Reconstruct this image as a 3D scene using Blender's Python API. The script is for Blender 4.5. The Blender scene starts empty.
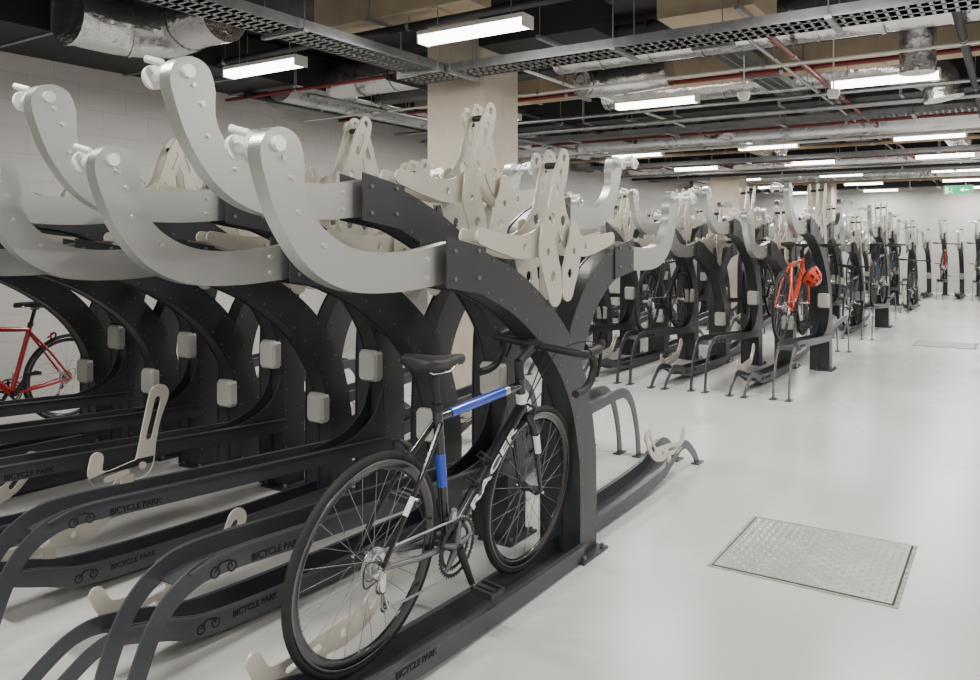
import bpy, bmesh, math, random
from mathutils import Vector, Matrix
random.seed(4)
S=bpy.context.scene
# ------------------------------------------------------------ materials
def mat(name,col,rough=.5,metal=0.,noise=None,bump=None,emit=None,coat=0,spec=None,rn=.05):
    m=bpy.data.materials.new(name); m.use_nodes=True
    nt=m.node_tree; b=nt.nodes['Principled BSDF']
    b.inputs['Base Color'].default_value=(*col,1); b.inputs['Roughness'].default_value=rough
    b.inputs['Metallic'].default_value=metal
    if coat: b.inputs['Coat Weight'].default_value=coat; b.inputs['Coat Roughness'].default_value=.1
    if spec is not None: b.inputs['Specular IOR Level'].default_value=spec
    if emit: b.inputs['Emission Color'].default_value=(*emit[0],1); b.inputs['Emission Strength'].default_value=emit[1]
    tc=nt.nodes.new('ShaderNodeTexCoord')
    if noise:
        sc,amt=noise
        n=nt.nodes.new('ShaderNodeTexNoise'); n.inputs['Scale'].default_value=sc; n.inputs['Detail'].default_value=4
        nt.links.new(tc.outputs['Object'],n.inputs['Vector'])
        r=nt.nodes.new('ShaderNodeMapRange'); r.inputs['From Min'].default_value=.3; r.inputs['From Max'].default_value=.7
        r.inputs['To Min'].default_value=1-amt; r.inputs['To Max'].default_value=1+amt
        nt.links.new(n.outputs['Fac'],r.inputs['Value'])
        v=nt.nodes.new('ShaderNodeVectorMath'); v.operation='SCALE'; v.inputs[0].default_value=col
        nt.links.new(r.outputs['Result'],v.inputs['Scale']); nt.links.new(v.outputs['Vector'],b.inputs['Base Color'])
        if rn:
            r2=nt.nodes.new('ShaderNodeMapRange'); r2.inputs['To Min'].default_value=max(.02,rough-rn); r2.inputs['To Max'].default_value=rough+rn
            nt.links.new(n.outputs['Fac'],r2.inputs['Value']); nt.links.new(r2.outputs['Result'],b.inputs['Roughness'])
    if bump:
        sc,st=bump
        n=nt.nodes.new('ShaderNodeTexNoise'); n.inputs['Scale'].default_value=sc; n.inputs['Detail'].default_value=3
        nt.links.new(tc.outputs['Object'],n.inputs['Vector'])
        bp=nt.nodes.new('ShaderNodeBump'); bp.inputs['Strength'].default_value=st; bp.inputs['Distance'].default_value=.02
        nt.links.new(n.outputs['Fac'],bp.inputs['Height']); nt.links.new(bp.outputs['Normal'],b.inputs['Normal'])
    return m
M=dict(
 steel=mat('anthracite_steel',(.040,.043,.050),.36,.2,noise=(2,.04),rn=0),
 tray=mat('tray_steel',(.075,.08,.091),.36,.4,noise=(2,.05),rn=0),
 alu=mat('brushed_aluminium',(.56,.56,.545),.36,.92,noise=(3,.02),rn=0),
 cream=mat('cream_coated_plate',(.60,.57,.49),.38,.25,noise=(3,.03),rn=0),
 pad=mat('grey_plastic_pad',(.46,.46,.42),.5),
 bolt=mat('zinc_bolt',(.7,.7,.68),.3,.9),
 dbolt=mat('dark_zinc_bolt',(.20,.205,.21),.35,.6),
 decal=mat('black_decal',(.006,.006,.006),.6),
 white=mat('white_plastic',(.75,.75,.72),.4),
 rubber=mat('tyre_rubber',(.012,.012,.012),.75),
 blackg=mat('black_gloss_paint',(.010,.010,.012),.22,coat=.5),
 blackm=mat('black_matte',(.015,.015,.015),.55),
 spoke=mat('dark_spoke_steel',(.28,.28,.29),.35,.8),
 brake=mat('worn_brake_track',(.16,.16,.165),.35,.8),
 blue=mat('blue_paint',(.015,.07,.50),.25,.2,coat=.5),
 red=mat('red_paint',(.36,.006,.012),.25,.1,coat=.5),
 orange=mat('orange_paint',(.70,.065,.02),.35,.1,coat=.3),
 silver=mat('polished_alloy',(.72,.72,.72),.25,.95),
 whitep=mat('white_paint',(.78,.78,.78),.25,coat=.4),
 greyp=mat('graphite_paint',(.12,.12,.13),.3,.3,coat=.4),
 galv=mat('galvanised_steel',(.40,.41,.42),.42,.85,noise=(12,.15)),
 foil=mat('foil_insulation',(.68,.68,.68),.24,.95,bump=(9,1.0)),
 spiral=mat('spiral_duct_steel',(.60,.61,.62),.28,.92,noise=(5,.12)),
 beige=mat('beige_duct_board',(.44,.36,.25),.75,noise=(3,.15)),
 darkduct=mat('dark_painted_duct',(.014,.015,.017),.6),
 redpipe=mat('red_sprinkler_paint',(.17,.016,.014),.45),
 copper=mat('lagging_pipe_tan',(.30,.21,.13),.6),
 conc=mat('column_concrete',(.54,.475,.385),.8,noise=(3.5,.10),bump=(25,.15)),
 slab=mat('soffit_concrete',(.045,.045,.048),.9,noise=(2,.2)),
 green=mat('exit_green',(.0,.35,.12),.5,emit=((.02,.8,.3),1.0)),
 signw=mat('sign_white',(.8,.8,.8),.5,emit=((.9,1,.9),1.5)),
 diff=mat('light_diffuser',(.9,.9,.9),.5,emit=((1,.97,.92),12.0)),
 plate=mat('chequer_plate',(.42,.41,.38),.42,.4,noise=(8,.15)),
 lozenge=mat('chequer_lozenge',(.62,.61,.58),.30,.5),
 gap=mat('dark_joint',(.06,.055,.05),.9),
 ring=mat('concrete_collar',(.42,.40,.35),.9,noise=(30,.3)),
)
# floor
def floor_mat():
    m=mat('epoxy_floor',(.68,.67,.65),.26,noise=(1.1,.04),rn=.07); nt=m.node_tree; b=nt.nodes['Principled BSDF']
    tc=nt.nodes.new('ShaderNodeTexCoord'); n=nt.nodes.new('ShaderNodeTexNoise'); n.inputs['Scale'].default_value=30
    nt.links.new(tc.outputs['Object'],n.inputs['Vector'])
    bp=nt.nodes.new('ShaderNodeBump'); bp.inputs['Strength'].default_value=.06; bp.inputs['Distance'].default_value=.01
    nt.links.new(n.outputs['Fac'],bp.inputs['Height']); nt.links.new(bp.outputs['Normal'],b.inputs['Normal'])
    return m
def wall_mat(name,axis):
    m=bpy.data.materials.new(name); m.use_nodes=True; nt=m.node_tree; b=nt.nodes['Principled BSDF']
    tc=nt.nodes.new('ShaderNodeTexCoord'); sp=nt.nodes.new('ShaderNodeSeparateXYZ'); cb=nt.nodes.new('ShaderNodeCombineXYZ')
    nt.links.new(tc.outputs['Object'],sp.inputs[0])
    nt.links.new(sp.outputs[axis],cb.inputs['X']); nt.links.new(sp.outputs['Z'],cb.inputs['Y'])
    br=nt.nodes.new('ShaderNodeTexBrick'); br.inputs['Scale'].default_value=1
    br.inputs['Color1'].default_value=(.58,.57,.55,1); br.inputs['Color2'].default_value=(.565,.555,.535,1); br.inputs['Mortar'].default_value=(.50,.49,.47,1)
    br.inputs['Brick Width'].default_value=.45; br.inputs['Row Height'].default_value=.225; br.inputs['Mortar Size'].default_value=.005
    nt.links.new(cb.outputs[0],br.inputs['Vector']); nt.links.new(br.outputs['Color'],b.inputs['Base Color'])
    bp=nt.nodes.new('ShaderNodeBump'); bp.inputs['Strength'].default_value=.2; bp.inputs['Distance'].default_value=.003; bp.invert=True
    nt.links.new(br.outputs['Fac'],bp.inputs['Height']); nt.links.new(bp.outputs['Normal'],b.inputs['Normal'])
    b.inputs['Roughness'].default_value=.6
    return m
M['floor']=floor_mat(); M['wallx']=wall_mat('painted_blockwork_side','Y'); M['wally']=wall_mat('painted_blockwork_end','X')
# ------------------------------------------------------------ helpers
def cr(pts,n=6):
    P=[Vector(p) for p in pts]; out=[]
    for i in range(len(P)-1):
        p0=P[i-1] if i>0 else P[0]*2-P[1]; p1=P[i]; p2=P[i+1]; p3=P[i+2] if i+2<len(P) else P[-1]*2-P[-2]
        for k in range(n):
            t=k/n
            out.append(.5*((2*p1)+(p2-p0)*t+(2*p0-5*p1+4*p2-p3)*t*t+(3*p1-p0-3*p2+p3)*t**3))
    out.append(P[-1]); return out
def lerpw(ws,n):
    out=[]
    for i in range(len(ws)-1):
        for k in range(n): out.append(ws[i]+(ws[i+1]-ws[i])*k/n)
    out.append(ws[-1]); return out
def offs(c,d):
    out=[]
    for i,p in enumerate(c):
        a=c[max(0,i-1)]; b=c[min(len(c)-1,i+1)]; t=(b-a).normalized(); nrm=Vector((-t.y,t.x))
        out.append(p+nrm*(d[i] if isinstance(d,list) else d))
    return out
def band(center,widths,n=6,r0=False,r1=False):
    c=cr([Vector(p) for p in center],n); w=lerpw(widths,n) if isinstance(widths,list) else [widths]*len(c)
    L=offs(c,[x/2 for x in w]); R=offs(c,[-x/2 for x in w]); out=list(L)
    def cap(p,t,r):
        nn=Vector((-t.y,t.x)); return [p+nn*r*math.cos(a)+t*r*math.sin(a) for a in [math.pi*k/9 for k in range(1,9)]]
    if r1: out+=cap(c[-1],(c[-1]-c[-2]).normalized(),w[-1]/2)
    out+=R[::-1]
    if r0: out+=[q for q in cap(c[0],(c[0]-c[1]).normalized(),w[0]/2)]
    return out
def circ(c,r,n=14): return [Vector((c[0]+r*math.cos(2*math.pi*k/n),c[1]+r*math.sin(2*math.pi*k/n))) for k in range(n)]
def slot(a,b,r):
    a=Vector(a); b=Vector(b); return band([a,(a+b)/2,b],2*r,n=2,r0=True,r1=True)
class MB:
    def __init__(s): s.bm=bmesh.new(); s.mats=[]
    def mi(s,m):
        m=M[m] if isinstance(m,str) else m
        if m not in s.mats: s.mats.append(m)
        return s.mats.index(m)
    def add(s,verts,faces,m,smooth=False,T=None):
        k=s.mi(m); vs=[s.bm.verts.new((T@Vector(v)) if T else v) for v in verts]
        for f in faces:
            try:
                q=s.bm.faces.new([vs[i] for i in f]); q.material_index=k; q.smooth=smooth
            except ValueError: pass
    def box(s,c,d,m,T=None):
        x,y,z=[q/2 for q in d]; v=[(c[0]+a*x,c[1]+b*y,c[2]+e*z) for a in(-1,1) for b in(-1,1) for e in(-1,1)]
        s.add(v,[(0,1,3,2),(4,6,7,5),(0,4,5,1),(2,3,7,6),(0,2,6,4),(1,5,7,3)],m,T=T)
    def tube(s,pts,r,m,seg=8,caps=True,flat=1.0,T=None):
        P=[Vector(p) for p in pts]; n=len(P); R=r if isinstance(r,(list,tuple)) else [r]*n
        ts=[(P[min(n-1,i+1)]-P[max(0,i-1)]).normalized() for i in range(n)]
        up=Vector((0,0,1)) if abs(ts[0].z)<.9 else Vector((1,0,0))
        nn=(up-ts[0]*up.dot(ts[0])).normalized(); V=[]
        for i in range(n):
            nn=(nn-ts[i]*nn.dot(ts[i])).normalized(); bb=ts[i].cross(nn)
            for k in range(seg):
                a=2*math.pi*k/seg; V.append(P[i]+nn*math.cos(a)*R[i]+bb*math.sin(a)*R[i]*flat)
        F=[(i*seg+k,i*seg+(k+1)%seg,(i+1)*seg+(k+1)%seg,(i+1)*seg+k) for i in range(n-1) for k in range(seg)]
        s.add(V,F,m,True,T)
        if caps:
            s.add(V[:seg],[tuple(range(seg))[::-1]],m,False,T); s.add(V[-seg:],[tuple(range(seg))],m,False,T)
    def ring(s,c,prof,m,seg=48,T=None,smooth=True):   # lathe round X axis, prof=[(radial,x)]
        n=len(prof); V=[]
        for k in range(seg):
            a=2*math.pi*k/seg
            for (r,x) in prof: V.append((c[0]+x,c[1]+r*math.cos(a),c[2]+r*math.sin(a)))
        F=[(k*n+j,k*n+(j+1)%n,((k+1)%seg)*n+(j+1)%n,((k+1)%seg)*n+j) for k in range(seg) for j in range(n)]
        s.add(V,F,m,smooth,T)
    def plate(s,outline,x0,x1,m,holes=(),T=None):
        cu=bpy.data.curves.new('t','CURVE'); cu.dimensions='2D'; cu.fill_mode='BOTH'; cu.extrude=abs(x1-x0)/2
        for o in [outline]+list(holes):
            sp=cu.splines.new('POLY'); sp.points.add(len(o)-1)
            for p,q in zip(sp.points,o): p.co=(q[0],q[1],0,1)
            sp.use_cyclic_u=True
        s.from_curve(cu,m,lambda v:Vector(((x0+x1)/2+v.z,v.x,v.y)),T)
    def from_curve(s,cu,m,fn,T=None):
        ob=bpy.data.objects.new('t',cu); S.collection.objects.link(ob); bpy.context.view_layer.update()
        me=bpy.data.meshes.new_from_object(ob.evaluated_get(bpy.context.evaluated_depsgraph_get()))
        s.add([tuple(fn(v.co)) for v in me.vertices],[tuple(p.vertices) for p in me.polygons],m,False,T)
        bpy.data.objects.remove(ob); bpy.data.meshes.remove(me)
    def text(s,txt,size,m,fn,T=None):
        cu=bpy.data.curves.new('t','FONT'); cu.body=txt; cu.size=size; cu.extrude=.0006; cu.offset=size*.02
        s.from_curve(cu,m,fn,T)
    def mesh(s,name):
        bmesh.ops.recalc_face_normals(s.bm,faces=s.bm.faces[:])
        me=bpy.data.meshes.new(name); s.bm.to_mesh(me); s.bm.free()
        for m in s.mats: me.materials.append(m)
        return me
    def obj(s,name,loc=(0,0,0),rot=(0,0,0)): return place(s.mesh(name),name,loc,rot)
def place(me,name,loc=(0,0,0),rot=(0,0,0)):
    o=bpy.data.objects.new(name,me); o.location=loc; o.rotation_euler=rot; S.collection.objects.link(o); return o
def boxobj(name,a,b,m):
    mb=MB(); c=[(p+q)/2 for p,q in zip(a,b)]; d=[abs(q-p) for p,q in zip(a,b)]
    mb.box((0,0,0),d,m); return mb.obj(name,c)
# ------------------------------------------------------------ camera
H=1.38; TH=math.atan(524/800)
cam=bpy.data.cameras.new('camera'); co=bpy.data.objects.new('camera',cam); S.collection.objects.link(co)
cam.sensor_width=36; cam.lens=800/980*36; cam.shift_y=-98/980; cam.clip_start=.05
co.location=(0,0,H); co.rotation_euler=(math.pi/2,0,TH); S.camera=co
# ------------------------------------------------------------ room
XL,XR,YN,YF,HC=-7.0,3.6,-4.0,25.0,3.35
boxobj('floor',(XL-.2,YN-.2,-.2),(XR+.2,YF+.2,0),'floor')
boxobj('ceiling',(XL-.2,YN-.2,HC),(XR+.2,YF+.2,HC+.2),'slab')
boxobj('wall_left',(XL-.2,YN,0),(XL,YF,HC),'wallx')
boxobj('wall_right',(XR,YN,0),(XR+.2,YF,HC),'wallx')
boxobj('wall_far',(XL,YF,0),(XR,YF+.2,HC),'wally')
boxobj('wall_near',(XL,YN-.2,0),(XR,YN,HC),'wally')
xl,xr=XL+.03,XR-.03
# ------------------------------------------------------------ racks
C0=3.02
def rack_mesh(high,loop=True,back=False,pad=True):
    mb=MB(); d=.23 if high else 0.
    def L(y): return y-C0
    if back: cpts=[(2.85,0),(2.85,.35+d*.6),(2.845,.55+d),(2.82,.78+d),(2.735,.98+d),(2.58,1.15+d),(2.39,1.255+d),(2.18,1.31+d)]
    else: cpts=[(3.19,0),(3.19,.3+d*.6),(3.175,.49+d),(3.09,.745+d),(2.915,.965+d),(2.65,1.15+d),(2.40,1.255+d),(2.20,1.31+d)]
    cpts=[(L(a),b) for a,b in cpts]; N=8; PB=2.85 if back else 3.19
    ws=[.16,.16,.165,.17,.168,.16,.15,.15]; HW=.050
    mb.plate(band(cpts,[w-.010 for w in ws],N),-HW+.008,HW-.008,'steel')
    mb.plate(band(cpts,ws,N),-HW,-HW+.008,'steel'); mb.plate(band(cpts,ws,N),HW-.008,HW,'steel')
    c=cr([Vector(p) for p in cpts],N)
    acc=0
    for i in range(1,len(c)-1):
        acc+=(c[i]-c[i-1]).length
        if acc>.095:
            acc=0; t=(c[i+1]-c[i-1]).normalized(); nn=Vector((-t.y,t.x))
            for sd in(-1,1):
                for o in(-.060,.060):
                    p=c[i]+nn*o
                    mb.tube([(sd*HW,p.x,p.y),(sd*(HW+.003),p.x,p.y)],.0048,'dbolt',6)
    # foot plate and bolts
    if not back:
        mb.box((0,L(PB),.006),(.18,.24,.012),'steel')
        for sx in(-.075,.075):
            for sy in(-.09,.09): mb.tube([(sx,L(PB)+sy,.012),(sx,L(PB)+sy,.03)],.01,'dbolt',6)
    # joint cheek
    for sd in(-1,1):
        mb.plate([Vector(p) for p in [(L(2.13),1.228+d),(L(2.36),1.195+d),(L(2.36),1.36+d),(L(2.13),1.398+d)]],sd*HW,sd*(HW+.008),'steel')
        for by in(2.17,2.31):
            for bz in(1.255,1.35): mb.tube([(sd*(HW+.008),L(by),bz+d),(sd*(HW+.015),L(by),bz+d)],.008,'dbolt',6)
    # aluminium J arm
    o=[(2.34,1.22),(2.195,1.24),(1.93,1.225),(1.707,1.238),(1.55,1.304),(1.444,1.424),(1.388,1.55),(1.375,1.62),(1.40,1.665),(1.45,1.68),(1.50,1.66),(1.525,1.60),(1.532,1.50),(1.608,1.41),(1.749,1.355),(1.98,1.35),(2.2,1.38),(2.34,1.385)]
    oc=cr([Vector((L(a),b+d)) for a,b in o],8)
    mb.plate(oc,-.024,.0255,'alu')
    for (a,b) in [(2.06,1.265),(2.06,1.325),(1.60,1.37),(1.50,1.46),(1.45,1.60),(1.48,1.55),(1.43,1.64)]:
        mb.tube([(.025,L(a),b+d),(.032,L(a),b+d)],.008,'bolt',8)
    # roller at hook tip
    a,b=L(1.43),1.635+d
    mb.tube([(-.02,a,b),(-.135,a,b)],.017,'white',12)
    for x in(-.05,-.125): mb.tube([(x,a,b),(x-.014,a,b)],.036,'white',16)
    mb.tube([(-.139,a,b),(-.155,a,b)],.014,'bolt',8)
    mb.tube([(-.06,a-.02,b+.03),(-.11,a-.04,b+.045)],.011,'white',8)
    mb.tube([(.024,a,b),(.038,a,b)],.02,'white',10)
    # upper front wheel cradle (cream pair of slotted plates)
    hc=[(2.36,1.40),(2.50,1.375),(2.66,1.36),(2.80,1.39),(2.885,1.47),(2.915,1.57),(2.955,1.66),(2.985,1.73)]
    hc=[(L(a),b+d) for a,b in hc]
    hw=[.06,.075,.095,.12,.115,.09,.105,.085]
    holes=[circ((L(2.985),1.735+d),.017),slot((L(2.958),1.67+d),(L(2.925),1.59+d),.015),circ((L(2.875),1.475+d),.026),circ((L(2.78),1.39+d),.015),circ((L(2.66),1.36+d),.015)]
    for x in(-.040,.032): mb.plate(band(hc,hw,6,True,True),x,x+.008,'cream',holes)
    mb.tube([(-.036,L(2.955),1.70+d),(.036,L(2.955),1.70+d)],.014,'blackm',10)
    # counter plate joining cradle to the arch
    pc=[(2.87,1.17),(2.85,1.24),(2.81,1.34),(2.80,1.43)]
    pc=[(L(a),b+d*.98) for a,b in pc]
    for x in(-.060,.053): mb.plate(band(pc,[.11,.14,.14,.09],5,True,True),x,x+.007,'cream',[circ(pc[1],.022),circ(pc[2],.015)])
    # lower wheel stop pad on the inner face of the post
    if pad and not back:
        z=.755 if high else .50; px=0
        vs=[(-.060,-.06),(-.045,-.078),(.045,-.078),(.060,-.06),(.060,.06),(.045,.078),(-.045,.078),(-.060,.06)]
        y0=L(3.085); k=8
        V=[(px+x,y0,z+q) for x,q in vs]+[(px+x,y0-.04,z+q) for x,q in vs]+[(px+x*.82,y0-.054,z+q*.87) for x,q in vs]
        F=[(i,(i+1)%k,k+(i+1)%k,k+i) for i in range(k)]+[(k+i,k+(i+1)%k,2*k+(i+1)%k,2*k+i) for i in range(k)]+[tuple(range(2*k,3*k)),tuple(range(k))]
        mb.add(V,F,'pad',False); mb.box((0,y0+.02,z),(.06,.05,.05),'steel')
    # lower tray
    if high:
        path=[(3.11,.36),(2.4,.40),(1.8,.435),(1.52,.45),(1.40,.43),(1.31,.36),(1.25,.24),(1.215,.12),(1.20,.0)]
        wd=[.07,.07,.07,.065,.06,.055,.055,.055,.06]
    else:
        path=[(3.11,.045),(2.4,.05),(1.8,.075),(1.58,.13),(1.45,.165),(1.36,.16),(1.28,.12),(1.20,.06),(1.15,.0)]
        wd=[.08,.08,.08,.07,.055,.05,.05,.05,.05]
    if back: path[0]=(2.77,path[0][1])
    pl=[(L(a),b) for a,b in path]
    for x in(-.07,.062): mb.plate(band(pl,wd,6),x,x+.008,'tray')
    for x in(-.085,.068):
        top=[(a,b+w/2-.004) for (a,b),w in zip(pl[:5],wd)]
        mb.plate(band(top,.006,5),x,x+.017,'tray')
    bt=[(a,b-w/2+.012) for (a,b),w in zip(pl[:5],wd)]
    mb.plate(band(bt,.006,5),-.062,.062,'tray')
    for fx in(-.066,.066): mb.box((fx,pl[-1][0],.004),(.05,.10,.008),'tray')
    if high:
        s_=-.34 if back else 0
        g=cr([Vector(p) for p in [(L(3.10)+s_,.64),(L(3.05)+s_,.53),(L(2.96)+s_,.46),(L(2.84)+s_,.42),(L(2.70)+s_,.405)]],5)+[Vector((L(2.70)+s_,.35)),Vector((L(3.12)+s_,.33))]
        for x in(-.049,.041): mb.plate(g,x,x+.008,'steel')
    # cream rear wheel loop
    if loop:
        e=0 if high else -.30
        jc=[(1.66,.585),(1.655,.53),(1.70,.50),(1.78,.51),(1.845,.52),(1.865,.60),(1.885,.69),(1.915,.78)]
        ww=[.05,.055,.065,.065,.085,.07,.07,.085]
        if not high: jc=[(1.44,.56),(1.48,.50),(1.56,.485),(1.68,.50),(1.78,.50),(1.88,.52),(1.95,.58),(1.99,.64)]
        jc=[(L(a),b+e) for a,b in jc]
        v=lambda i:Vector(jc[i])
        mb.plate(band(jc,ww,6,True,True),-.082,-.074,'cream',[slot(v(7)*.8+v(6)*.2,v(6)*.3+v(5)*.7,.014),circ(v(4),.014),slot(v(2),v(3),.010)])
        mb.box((-.078,jc[3][0],jc[3][1]-.045),(.012,.05,.06),'cream')
    # decal text + bicycle pictogram
    zt=.420 if high else .065; yt=L(1.62) if high else L(1.85)
    sl=-.055 if high else -.02
    mb.text('BICYCLE PARK',.031,'decal',lambda v:Vector((.0712+v.z,yt+v.x,zt+v.y+sl*v.x)))
    yb=yt-.10
    for q in(-.03,.03): mb.ring((.0712,yb+q,zt+.010),[(.017,0),(.017,.001),(.013,.001),(.013,0)],'decal',14)
    mb.tube([(.0715,yb-.03,zt+.010),(.0715,yb-.01,zt+.032),(.0715,yb+.022,zt+.030),(.0715,yb+.03,zt+.010)],.002,'decal',4)
    return mb.mesh('two_tier_bike_rack')
RK=[rack_mesh(False),rack_mesh(True,False),rack_mesh(True,True),rack_mesh(False,True,False,False)]
RB=[rack_mesh(False,True,True),rack_mesh(True,False,True)]
P=.37
def row(c,x0,n,par=0,back=True,off=-.1005,loops=(3,),nopad=()):
    for i in range(n):
        k=(i+par)%2; f=2 if (k and i in loops) else k
        if i in nopad and k==0: f=3
        place(RK[f],'two_tier_bike_rack',(x0-P*i,c,0))
        if back: place(RB[k],'two_tier_bike_rack',(x0+off-P*i,c,0),(0,0,math.pi))
row(3.02,-1.62,11,nopad=(0,))
row(9.05,-1.70,13,par=1)
row(14.2,-1.74,13,par=1)
row(19.3,-1.78,13)
row(23.7,1.1,20,back=False)
# ------------------------------------------------------------ bicycles
def bike_mesh(name,main,accent,forkm,rimm,drop=True,hero=False):
    mb=MB(); R=.335; sp_m='spoke'
    def wheel(cy):
        mb.ring((0,cy,R),[(R-.013+.013*math.cos(a),.0125*math.sin(a)) for a in [2*math.pi*k/8 for k in range(8)]],'rubber',56)
        mb.ring((0,cy,R),[(.312,-.010),(.312,.010),(.302,.010),(.296,.0075),(.286,.0055),(.276,0),(.286,-.0055),(.296,-.0075),(.302,-.010)],rimm,56)
        for sd in(-1,1): mb.ring((sd*.0104,cy,R),[(.311,-.0004),(.311,.0004),(.303,.0004),(.303,-.0004)],'brake',56)
        mb.tube([(-.045,cy,R),(-.03,cy,R),(0,cy,R),(.03,cy,R),(.045,cy,R)],[.012,.02,.012,.02,.012],'blackm' if hero else 'silver',12)
        mb.tube([(-.062,cy,R),(.062,cy,R)],.006,'silver',8)
        ns=28
        for k in range(ns):
            a=2*math.pi*k/ns; sd=1 if k%2 else -1; a2=a+(.9 if (k//2)%2 else -.9)
            mb.tube([(sd*.033,cy+.019*math.cos(a2),R+.019*math.sin(a2)),(0,cy+.285*math.cos(a),R+.285*math.sin(a))],.0011,sp_m,4,False)
        mb.tube([(0,cy+.284*math.cos(2),R+.284*math.sin(2)),(0,cy+.235*math.cos(2),R+.235*math.sin(2))],.003,'blackm',6)
    WB=.97; wheel(0); wheel(WB)
    bb=Vector((0,.41,.275)); st=Vector((0,.275,.765)); ht=Vector((0,.795,.80)); hb=Vector((0,.84,.665))
    ra=Vector((0,0,R)); fa=Vector((0,WB,R))
    def mix(a,b,t): return a+(b-a)*t
    mb.tube([bb,mix(bb,st,.44)],.0175,main,12); mb.tube([mix(bb,st,.44),mix(bb,st,.68)],.0178,accent,12); mb.tube([mix(bb,st,.68),st],.0175,main,12)
    tt0=mix(bb,st,.93); tt1=mix(ht,hb,.18)
    mb.tube([tt0,mix(tt0,tt1,.12)],.016,main,12); mb.tube([mix(tt0,tt1,.12),mix(tt0,tt1,.76)],.0178,accent,12)
    mb.tube([mix(tt0,tt1,.76),mix(tt0,tt1,.82)],.0172,'silver' if hero else main,12)
    mb.tube([mix(tt0,tt1,.82),tt1],.0165,main,12)
    dt1=mix(ht,hb,.8); mb.tube([bb,dt1],.0235,main,14)
    mb.tube([mix(ht,hb,-.05),mix(ht,hb,1.05)],.0205,main,14)
    if hero: mb.tube([mix(ht,hb,.4),mix(ht,hb,.7)],.0209,'whitep',14,False)
    mb.tube([mix(ht,hb,-.55),mix(ht,hb,-.05)],.018,'blackm',12)
    mb.tube([(-.035,.41,.275),(.035,.41,.275)],.022,'blackm',14)
    for sd in(-1,1):
        o=Vector((sd*.06,0,0))
        mb.tube([bb+Vector((sd*.02,-.02,0)),Vector((sd*.045,.2,.30)),ra+o],[.011,.010,.008],'greyp' if hero else main,8)
        a0=mix(bb,st,.90)+Vector((sd*.014,0,0)); m0=Vector((sd*.045,.16,.56))
        mb.tube([a0,m0],[.010,.009],main,8); mb.tube([m0,ra+o],[.009,.008],main,8)
        if hero and sd>0: mb.tube([m0+(ra+o-m0)*.2,m0+(ra+o-m0)*.42],.0096,'whitep',8,False)
        mb.tube([hb+Vector((sd*.02,.005,-.005)),hb+Vector((sd*.046,.02,-.05)),Vector((sd*.05,.915,.47)),fa+Vector((sd*.05,0,0))],[.016,.015,.011,.008],forkm,10)
        if hero: mb.tube([Vector((sd*.052,.872,.585)),Vector((sd*.055,.90,.51))],[.0155,.0135],'whitep',10,False)
    mb.tube([hb+Vector((-.03,.004,-.012)),hb+Vector((.03,.004,-.012))],.017,forkm,10)
    for (y,z) in ((.865,.685),(.095,.68)):
        for sd in(-1,1): mb.tube([(sd*.004,y,z+.01),(sd*.035,y+.01,z),(sd*.030,y+.012,z-.035),(sd*.014,y+.012,z-.045)],[.006,.008,.007,.007],'blackm',6)
    mb.tube([(0,.15,.655),(0,.095,.69)],.007,main,6)
    sp=mix(bb,st,1.24); mb.tube([st,sp],.0135,'blackm',12); mb.tube([mix(bb,st,.98),mix(bb,st,1.03)],.020,'blackm',12)
    sx=[(-.135,.02,.0,.012),(-.13,.055,.006,.03),(-.10,.068,.010,.042),(-.05,.062,.004,.042),(.0,.042,-.002,.036),(.05,.026,-.004,.032),(.10,.020,-.003,.028),(.135,.016,-.006,.024),(.143,.006,-.014,.012)]
    V=[];n=12; cy=sp.y+.01; cz=sp.z+.045
    for (dy,hw,zt,th) in sx:
        for k in range(n):
            a=2*math.pi*k/n; s_=math.sin(a); V.append((hw*math.cos(a),cy+dy,cz+zt+(s_*.012 if s_>0 else s_*th)))
    F=[(i*n+k,i*n+(k+1)%n,(i+1)*n+(k+1)%n,(i+1)*n+k) for i in range(len(sx)-1) for k in range(n)]+[tuple(range(n)),tuple(range((len(sx)-1)*n,len(sx)*n))]
    mb.add(V,F,'blackm',True)
    for sd in(-1,1): mb.tube([(sd*.03,cy-.10,cz-.02),(sd*.022,cy-.05,cz-.04),(sd*.022,cy+.04,cz-.04),(sd*.01,cy+.11,cz-.015)],.0035,'silver',6)
    mb.box((0,sp.y,sp.z+.002),(.05,.04,.02),'blackm')
    stt=mix(ht,hb,-.5); cl=Vector((0,.885,.925)) if drop else Vector((0,.86,.93))
    mb.tube([stt,cl],[.017,.016],'blackm',10); mb.tube([(-.025,cl.y,cl.z),(.025,cl.y,cl.z)],.022,'blackm',12)
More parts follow.
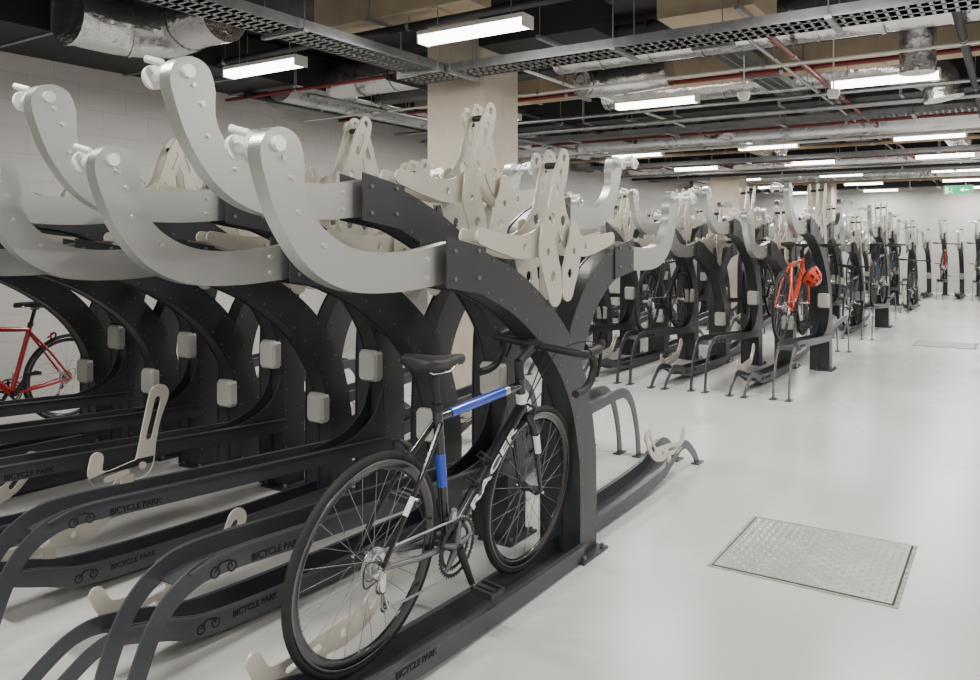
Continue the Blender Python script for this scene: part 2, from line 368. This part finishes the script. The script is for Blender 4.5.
    for sd in(-1,1):
        if drop:
            pts=[(0,cl.y,cl.z),(sd*.10,cl.y,cl.z),(sd*.17,cl.y+.004,cl.z),(sd*.20,cl.y+.03,cl.z-.003),(sd*.208,cl.y+.075,cl.z-.012),(sd*.21,cl.y+.105,cl.z-.055),(sd*.212,cl.y+.085,cl.z-.11),(sd*.214,cl.y+.035,cl.z-.138),(sd*.215,cl.y-.04,cl.z-.145)]
            mb.tube(cr(pts,5),.0155,'blackm',10)
            mb.tube(cr([(sd*.206,cl.y+.05,cl.z+.0),(sd*.208,cl.y+.10,cl.z+.006),(sd*.208,cl.y+.145,cl.z+.012),(sd*.206,cl.y+.165,cl.z+.04)],4),[.017]*4+[.019]*4+[.017]*4+[.012],'blackm',10)
            mb.tube(cr([(sd*.206,cl.y+.155,cl.z+.01),(sd*.208,cl.y+.165,cl.z-.04),(sd*.212,cl.y+.14,cl.z-.10)],4),.007,'blackm',6)
            mb.tube(cr([(sd*.19,cl.y+.15,cl.z+.02),(sd*.12,cl.y+.20,cl.z+.02),(sd*.03,cl.y+.13,cl.z-.04),(0,.87,.70)],6),.0025,'blackm',6)
        else:
            mb.tube([(0,cl.y,cl.z),(sd*.15,cl.y-.01,cl.z+.01),(sd*.29,cl.y-.04,cl.z+.01)],.0125,'blackm',8)
            mb.tube([(sd*.19,cl.y-.02,cl.z+.01),(sd*.30,cl.y-.042,cl.z+.01)],.017,'blackm',8)
            mb.tube([(sd*.17,cl.y+.02,cl.z),(sd*.25,cl.y+.035,cl.z-.01)],.006,'blackm',6)
    cx=.042
    for (r,x) in ((.100,.046),(.078,.038)):
        mb.ring((x,bb.y,bb.z),[(r,-.0015),(r,.0015),(r-.010,.0015),(r-.010,-.0015)],'blackm',40,smooth=False)
        for k in range(40):
            a=2*math.pi*k/40; mb.box((x,bb.y+(r+.002)*math.cos(a),bb.z+(r+.002)*math.sin(a)),(.002,.005,.005),'blackm')
    for k in range(5):
        a=2*math.pi*k/5+.3; mb.tube([(.045,bb.y,bb.z),(.045,bb.y+.088*math.cos(a),bb.z+.088*math.sin(a))],[.014,.007],'greyp' if hero else 'blackm',6)
    ca=-1.05
    cd=Vector((0,math.cos(ca),math.sin(ca)))
    for sd in(-1,1):
        e=bb+cd*(.17*sd)+Vector((sd*.068,0,0))
        mb.tube([bb+Vector((sd*.055,0,0)),e],[.016,.011],'blackm',8); mb.tube([bb+Vector((sd*.03,0,0)),bb+Vector((sd*.062,0,0))],.015,'blackm',8)
        mb.tube([e,e+Vector((sd*.03,0,0))],.006,'silver',6)
        mb.box(e+Vector((sd*.065,0,0)),(.085,.022,.018),'blackm'); mb.box(e+Vector((sd*.065,.035,0)),(.085,.014,.022),'blackm'); mb.box(e+Vector((sd*.065,-.035,0)),(.085,.014,.022),'blackm')
        mb.box(e+Vector((sd*.103,0,0)),(.01,.08,.018),'blackm')
    for k in range(8):
        r=.052-.0045*k; mb.ring((.022+.0035*k,0,R),[(r,-.001),(r,.001),(r-.012,.001),(r-.012,-.001)],'silver',28,smooth=False)
    ch=[]
    for a in range(100,-101,-20):
        t=math.radians(a); ch.append((cx,bb.y+.102*math.cos(t),bb.z+.102*math.sin(t)))
    j1=Vector((cx,.05,R-.14)); j0=Vector((cx,.02,R-.075))
    ch+=[(cx,j1.y,j1.z-.012),(cx,j1.y-.013,j1.z),(cx,j0.y+.013,j0.z-.01),(cx,j0.y+.01,j0.z+.008),(cx,.0,R-.042),(cx,-.035,R-.018),(cx,-.04,R+.01),(cx,-.02,R+.036),(cx,.01,R+.043),ch[0]]
    mb.tube(ch,.0042,'galv',6,False)
    for j in(j0,j1): mb.ring(tuple(j),[(.017,-.002),(.017,.002),(.005,.002),(.005,-.002)],'blackm',16)
    mb.tube([j0+Vector((.01,0,0)),j1+Vector((.01,0,0))],.007,'silver',6,flat=.4)
    mb.tube([(.062,0,R-.01),(.07,-.01,R-.05),(.055,.015,R-.075)],[.011,.016,.012],'silver',8)
    mb.tube(cr([(.06,-.02,R-.03),(.08,-.10,R-.02),(.08,-.10,R+.05),(.06,.03,R+.01)],5),.0025,'blackm',5)
    mb.tube([mix(bb,st,.2)+Vector((.03,0,0)),mix(bb,st,.28)+Vector((.045,0,0))],.012,'silver',6)
    mb.tube(cr([(.03,.87,.85),(.045,.92,.77),(.03,.86,.70),(.018,.80,.655)],5),.0022,'blackm',5)
    if hero:
        d=(dt1-bb).normalized(); up=Vector((0,-d.z,d.y)); org=bb+d*.14-up*.016+Vector((.0238,0,0))
        mb.text('RACER',.064,'whitep',lambda v:org+d*(v.x*1.8)+up*v.y*.75+Vector((v.z,0,0)))
        o=mix(bb,dt1,.45)+Vector((0,-.035,.035))
        for s0 in(-.05,.05):
            q=o+d*s0; mb.tube([q+Vector((.0,.02,-.02)),q+Vector((.034,0,0)),q+Vector((0,-.03,.03)),q+Vector((-.034,0,0)),q+Vector((0,.02,-.02))],.003,'blackm',5)
    return mb.mesh(name)
hero=bike_mesh('road_bicycle','blackg','blue','blackg','blackg',True,True)
place(hero,'road_bicycle',(-1.66,1.80,.085),(-.03,math.radians(6),0))
redb=bike_mesh('bicycle','red','red','blackg','blackg',False)
oranb=bike_mesh('bicycle','orange','orange','orange','blackm',False)
blk=bike_mesh('bicycle','blackm','blackg','blackg','blackm',False)
gry=bike_mesh('bicycle','greyp','greyp','blackg','blackm',False)
blu=bike_mesh('bicycle','blackg','blue','blackg','blackm',True)
place(redb,'bicycle',(-6.12,3.38,0),(0,0,math.pi))
def in_rack(me,c,x0,i,par,back=False,off=-.1):
    high=(i+par)%2==1; z=.43 if high else .085
    if back: place(me,'bicycle',(x0+off-P*i,c+1.3,z),(.03,math.radians(3),math.pi))
    else: place(me,'bicycle',(x0-P*i,c-1.26,z),(-.03,math.radians(3),0))
place(oranb,'bicycle',(-1.84,7.78,.44),(-.03,math.radians(2),0))
in_rack(blk,9.05,-1.70,4,1); in_rack(gry,9.05,-1.70,7,1); in_rack(blk,9.05,-1.70,10,1)
in_rack(blk,9.05,-1.70,2,1,True)
in_rack(blu,14.2,-1.74,0,1); in_rack(blk,14.2,-1.74,2,1); in_rack(blk,14.2,-1.74,4,1); in_rack(gry,14.2,-1.74,1,1)
in_rack(blk,19.3,-1.78,0,0); in_rack(gry,19.3,-1.78,3,0); in_rack(blu,19.3,-1.78,1,0)
in_rack(blk,23.7,1.1,2,0); in_rack(gry,23.7,1.1,5,0); in_rack(blk,23.7,1.1,4,0); in_rack(redb,23.7,1.1,7,0)
# helmet hung from the orange bicycle handlebar
mb=MB(); nu,nv=24,9; V=[];F=[];FB=[]
def hp(u,v,s): 
    a=2*math.pi*u/nu; b=math.pi/2*v/nv; cb=math.cos(b)**.8
    return (.095*s*cb*math.cos(a),.150*s*cb*math.sin(a),.13*s*math.sin(b))
V=[hp(u,v,1) for v in range(nv+1) for u in range(nu)]
for v in range(nv):
    for u in range(nu):
        vent=(u%3==1) and v in(2,3,5,6)
        if not vent: F.append((v*nu+u,v*nu+(u+1)%nu,(v+1)*nu+(u+1)%nu,(v+1)*nu+u))
mb.add(V,F,'orange',True)
V=[hp(u,v,.88) for v in range(nv+1) for u in range(nu)]
mb.add(V,[(v*nu+u,v*nu+(u+1)%nu,(v+1)*nu+(u+1)%nu,(v+1)*nu+u) for v in range(nv) for u in range(nu)],'blackm',True)
mb.tube([hp(u,0,.97) for u in range(nu)]+[hp(0,0,.97)],.010,'blackm',6)
mb.tube([(.07,.03,0),(.03,.03,-.14),(0,.03,-.20),(-.03,.03,-.14),(-.07,.03,0)],.004,'blackm',5)
mb.obj('bicycle_helmet',(-1.70,8.38,1.06),(math.radians(150),math.radians(-40),.6))
# ------------------------------------------------------------ manhole covers
def manhole(x0,x1,y0,y1):
    mb=MB(); w=x1-x0; h=y1-y0
    mb.box((0,0,.0015),(w+.03,h+.03,.003),'ring'); mb.box((0,0,.0022),(w,h,.0036),'gap'); mb.box((0,0,.003),(w-.016,h-.016,.006),'plate')
    n=22; st=(w-.03)/n
    for i in range(n):
        for j in range(int((h-.03)/st)):
            cx=-w/2+.015+st*(i+.5); cy=-h/2+.015+st*(j+.5); a=math.pi/4*(1 if (i+j)%2 else -1)
            u=Vector((math.cos(a),math.sin(a),0)); v=Vector((-u.y,u.x,0)); c=Vector((cx,cy,.006))
            mb.add([c+u*st*.50,c+v*st*.16,c-u*st*.50,c-v*st*.16,c+Vector((0,0,.0035))],[(0,1,4),(1,2,4),(2,3,4),(3,0,4)],'lozenge')
    mb.obj('manhole_cover',((x0+x1)/2,(y0+y1)/2,0))
manhole(-1.08,-.38,3.37,4.08); manhole(-1.12,-.42,12.0,12.7)
# ------------------------------------------------------------ columns
for (x,y,s_) in ((-4.08,5.95,.6),(-5.0,16.75,.6),(-4.08,21.6,.6)):
    mb=MB(); c=.02; h=s_/2
    o=[(-h+c,-h),(h-c,-h),(h,-h+c),(h,h-c),(h-c,h),(-h+c,h),(-h,h-c),(-h,-h+c)]
    V=[(a,b,0) for a,b in o]+[(a,b,HC) for a,b in o]
    mb.add(V,[(i,(i+1)%8,8+(i+1)%8,8+i) for i in range(8)],'conc')
    mb.obj('concrete_column',(x,y,0))
# ------------------------------------------------------------ lights
LH=2.80
def lum_mesh():
    mb=MB(); L=.84
    mb.box((0,0,.035),(L,.13,.03),'white')
    prof=[(-.065,.02),(-.06,-.02),(-.045,-.035),(.045,-.035),(.06,-.02),(.065,.02)]
    V=[(-L/2,a,b) for a,b in prof]+[(L/2,a,b) for a,b in prof]
    mb.add(V,[(i,i+1,7+i,6+i) for i in range(5)],'diff')
    for x in(-L/2-.006,L/2+.006): mb.box((x,0,.005),(.012,.136,.085),'white')
    for x in(-.3,.3): mb.tube([(x,0,.05),(x,0,HC-LH)],.0035,'galv',5)
    return mb.mesh('ceiling_light')
LM=lum_mesh()
ld=bpy.data.lights.new('lamp_tube','AREA'); ld.shape='RECTANGLE'; ld.size=.80; ld.size_y=.09; ld.energy=44; ld.color=(1,.97,.92)
ROWS=[-2.2,1.0,4.45,7.75,12.2,15.1,18.2,21.2,24.2]  # first two rows are out of view, added to light the near racks
for y in ROWS:
    for x in (-.95,-3.05,-5.12,1.6):  # rightmost column is unseen, added as extra light over the corridor
        if y<2 and x<-5: continue
        o=place(LM,'ceiling_light',(x,y,LH)); l=bpy.data.objects.new('lamp_tube',ld); S.collection.objects.link(l); l.parent=o; l.location=(0,0,-.04)
# ------------------------------------------------------------ services
def cable_tray(p0,p1,w=.28,cables=True):
    p0=Vector(p0); p1=Vector(p1); L=(p1-p0).length; mb=MB()
    for sd in(-1,1):
        mb.box((0,sd*w/2,.03),(L,.004,.066),'galv'); mb.box((0,sd*(w/2-.008),.064),(L,.016,.004),'galv')
        mb.box((0,sd*w*.37,0),(L,w*.24,.003),'galv')
    mb.box((0,0,0),(L,w*.34,.003),'galv')
    k=int(L/.06)
    for i in range(k): mb.box((-L/2+(i+.5)*L/k,0,0),(.040,w,.003),'galv')
    if cables:
        for q,rr in((-.09,.012),(-.05,.009),(0,.014),(.04,.008),(.09,.011)):
            mb.tube([(-L/2+.02,q,.016),(0,q+.008,.016),(L/2-.02,q,.016)],rr,'blackm',6)
    for i in range(int(L/1.4)+1):
        x=-L/2+.3+i*1.4
        if x>L/2: break
        mb.box((x,0,-.015),(.04,w+.10,.022),'galv')
        for sd in(-1,1): mb.tube([(x,sd*(w/2+.035),-.03),(x,sd*(w/2+.035),HC-p0.z)],.005,'galv',5)
    c=(p0+p1)/2; return mb.obj('cable_tray',c,(0,0,math.atan2((p1-p0).y,(p1-p0).x)))
cable_tray((xr,5.3,2.74),(-4.3,5.3,2.74),.30)
cable_tray((-3.95,YN+.3,2.74),(-3.95,5.13,2.74),.30)
cable_tray((xr,10.0,2.80),(xl,10.0,2.80),.25)
cable_tray((-2.0,6.0,2.95),(-2.0,24,2.95),.25)
cable_tray((xr,13.6,2.72),(xl,13.6,2.72),.22)
cable_tray((xl,6.9,2.95),(-4.4,6.9,2.95),.22)
cable_tray((xr,17.4,2.75),(xl,17.4,2.75),.25)
def duct(name,pts,r,m,seg=20,seams=True,n=8):
    c=cr(pts,n); o0=Vector(pts[0]); c=[p-o0 for p in c]
    mb=MB(); mb.tube(c,r,m,seg)
    if seams:
        acc=0
        for i in range(1,len(c)):
            a=c[i-1]; b=c[i]; l=(b-a).length; q=.0; t=(b-a).normalized()
            while acc+(l-q)>.45:
                q+=.45-acc; acc=0; p=a+t*q; mb.tube([p-t*.012,p+t*.012],r+.008,m,seg,False)
            acc+=l-q
    for k in (.2,.8):
        p=c[int(k*(len(c)-1))]; top=HC-o0.z
        if p.z+r<top-.03: mb.tube([(p.x,p.y,p.z+r*.95),(p.x,p.y,top)],.005,'galv',5)
    return mb.obj(name,o0)
def rduct(name,a,b,m):
    mb=MB(); c=[(p+q)/2 for p,q in zip(a,b)]; d=[abs(q-p) for p,q in zip(a,b)]
    mb.box((0,0,0),d,m); ax=0 if d[0]>d[1] else 1
    k=int(d[ax]/1.2)
    for i in range(1,k+1):
        pos=[0,0,0]; pos[ax]=-d[ax]/2+i*1.2; dd=[q+.03 for q in d]; dd[ax]=.03
        if abs(pos[ax])<d[ax]/2-.05: mb.box(pos,dd,'galv' if m!='beige' else m)
    for i in range(int(d[ax]/2.4)+1):
        pos=[0,0,0]; pos[ax]=-d[ax]/2+.6+i*2.4
        if pos[ax]>d[ax]/2: break
        for s_ in(-1,1):
            q=list(pos); q[1-ax]=s_*(d[1-ax]/2+.02)
            mb.tube([(q[0],q[1],-d[2]/2),(q[0],q[1],HC-c[2])],.005,'galv',5)
        dd=[.04,.04,.03]; dd[1-ax]=d[1-ax]+.1; pos[2]=-d[2]/2-.015; mb.box(pos,dd,'galv')
    mb.obj(name,c)
duct('ventilation_duct',[(-4.85,3.85,3.05),(-5.2,3.85,3.05),(-5.45,3.8,3.0),(-5.6,3.5,2.98),(-5.6,3.1,2.98)],.20,'foil')
duct('ventilation_duct',[(xl,6.2,3.06),(-4.5,6.2,3.06)],.17,'foil')
duct('ventilation_duct',[(-3.5,6.5,3.10),(3,6.5,3.10)],.18,'foil')
duct('ventilation_duct',[(-2.7,7.2,2.97),(-3.0,7.2,2.95),(-3.3,7.0,2.9),(-3.4,6.75,2.87)],.13,'foil')
duct('ventilation_duct',[(-.55,8.6,2.72),(-.6,8.6,2.92),(-.9,8.6,3.05),(-1.6,8.6,3.1),(-4,8.6,3.1)],.17,'foil')
duct('ventilation_duct',[(.02,7.0,2.6),(.02,7.0,2.9),(.1,6.9,3.05),(.5,6.9,3.1)],.18,'spiral')
duct('ventilation_duct',[(-.62,6.95,2.68),(-.62,6.95,2.82),(-.62,6.95,3.0),(-.62,6.95,3.3)],.13,'foil')
duct('ventilation_duct',[(xl+.05,11.3,3.0),(3,11.3,3.0)],.24,'spiral')
duct('ventilation_duct',[(-3.4,10.7,2.95),(-3.4,16,2.95)],.18,'foil')
duct('ventilation_duct',[(-.7,13.0,3.0),(-.7,19,3.0)],.2,'foil')
duct('ventilation_duct',[(xl+.05,16.1,3.02),(3,16.1,3.02)],.22,'foil')
duct('ventilation_duct',[(xl+.05,20.3,3.0),(3,20.3,3.0)],.24,'foil')
duct('ventilation_duct',[(-6.2,5.6,3.0),(-6.2,20,3.0)],.2,'spiral')
rduct('ventilation_duct',(xl,7.5,2.98),(3,8.05,3.28),'beige')
rduct('ventilation_duct',(-2.2,5.6,3.02),(-1.5,6.25,3.30),'beige')
rduct('ventilation_duct',(-3.75,5.55,3.02),(-2.7,5.95,3.28),'darkduct')
rduct('ventilation_duct',(-4.7,4.6,3.08),(-3.2,4.9,3.33),'beige')
rduct('ventilation_duct',(xl,12.8,2.98),(3,13.3,3.28),'beige')
rduct('ventilation_duct',(xl,18.6,2.95),(3,19.2,3.28),'beige')
rduct('ventilation_duct',(-2.9,9.0,2.98),(-2.4,18.4,3.25),'darkduct')
rduct('ventilation_duct',(-.3,5.7,3.0),(1.2,6.2,3.3),'darkduct')
rduct('ventilation_duct',(xl,9.15,2.90),(3.4,9.65,3.3),'darkduct')
rduct('ventilation_duct',(xl,14.3,2.85),(3.4,14.8,3.3),'darkduct')
rduct('ventilation_duct',(xl,22.4,2.75),(3.4,23.0,3.3),'darkduct')
rduct('ventilation_duct',(xl,2.0,2.95),(-6.0,8.0,3.3),'darkduct')
for i,(y,z) in enumerate(((6.95,3.08),(11.9,3.0),(17.6,2.95),(21.9,2.9))):
    boxobj('trim_%d'%(i+1),(XL,y,z),(XR,y+.3,HC),'slab')
def pipes(name,pts,r,m):
    mb=MB(); o0=Vector(pts[0]); c=[Vector(p)-o0 for p in pts]; mb.tube(c,r,m,8)
    L=c[-1].length; k=max(1,int(L/2))
    for i in range(k):
        p=c[-1]*((i+.5)/k); mb.tube([p,(p.x,p.y,HC-o0.z)],.004,'galv',5); mb.tube([p-c[-1].normalized()*.015,p+c[-1].normalized()*.015],r+.006,'galv',8)
    mb.obj(name,o0)
for y,z,r,m,nm in [(5.55,2.88,.018,'redpipe','sprinkler_pipe'),(7.25,2.88,.022,'redpipe','sprinkler_pipe'),(8.3,2.82,.018,'galv','conduit_pipe'),(8.9,2.78,.028,'galv','conduit_pipe'),(10.5,2.84,.028,'redpipe','sprinkler_pipe'),(11.6,2.76,.02,'white','conduit_pipe'),(12.6,2.8,.03,'copper','water_pipe'),(14.05,2.76,.028,'redpipe','sprinkler_pipe'),(15.6,2.74,.02,'galv','conduit_pipe'),(16.3,2.74,.028,'darkduct','water_pipe'),(19.6,2.74,.03,'copper','water_pipe'),(4.7,3.0,.03,'darkduct','water_pipe'),(6.65,2.80,.012,'white','conduit_pipe')]:
    pipes(nm,[(xr,y,z),(xl,y,z)],r,m)
for x,z,r,m,nm in [(-1.45,2.84,.022,'redpipe','sprinkler_pipe'),(-1.6,2.84,.015,'galv','conduit_pipe'),(-4.7,2.86,.03,'darkduct','water_pipe'),(-5.7,2.80,.025,'galv','conduit_pipe'),(-3.5,2.85,.015,'white','conduit_pipe'),(-.3,2.82,.03,'darkduct','water_pipe'),(-6.6,2.9,.04,'darkduct','water_pipe')]:
    pipes(nm,[(x,5.5,z),(x,16.4 if x==-4.7 else 24.5,z)],r,m)
for (x,y) in ((-1.9,6.8),(-1.25,7.1),(-2.6,11.2)):
    mb=MB(); mb.tube([(0,0,0),(0,0,HC-2.6)],.006,'white',6); mb.tube([(0,0,-.05),(0,0,-.02),(0,0,.02)],[.035,.05,.05],'white',14); mb.obj('smoke_detector',(x,y,2.62))
# exit sign
mb=MB(); mb.box((0,0,0),(.55,.04,.2),'white'); mb.box((0,-.022,0),(.52,.004,.17),'green')
mb.box((.12,-.025,0),(.16,.003,.03),'signw'); mb.add([(.04,-.0265,0),(.10,-.0265,.045),(.10,-.0265,-.045)],[(0,1,2)],'signw')
mb.tube([(-.12,-.026,.05),(-.121,-.026,.052)],.018,'signw',10); mb.tube([(-.12,-.026,.03),(-.14,-.026,-.02),(-.10,-.026,-.065)],.011,'signw',5); mb.tube([(-.14,-.026,-.02),(-.19,-.026,-.05)],.010,'signw',5)
mb.box((-.215,-.025,0),(.06,.003,.13),'signw')
for x in(-.2,.2): mb.tube([(x,0,.1),(x,0,HC-2.5)],.004,'galv',5)
mb.obj('exit_sign',(-1.0,19.9,2.50))
w=bpy.data.worlds.new('world'); S.world=w; w.use_nodes=True; w.node_tree.nodes['Background'].inputs[0].default_value=(.5,.5,.5,1); w.node_tree.nodes['Background'].inputs[1].default_value=.05
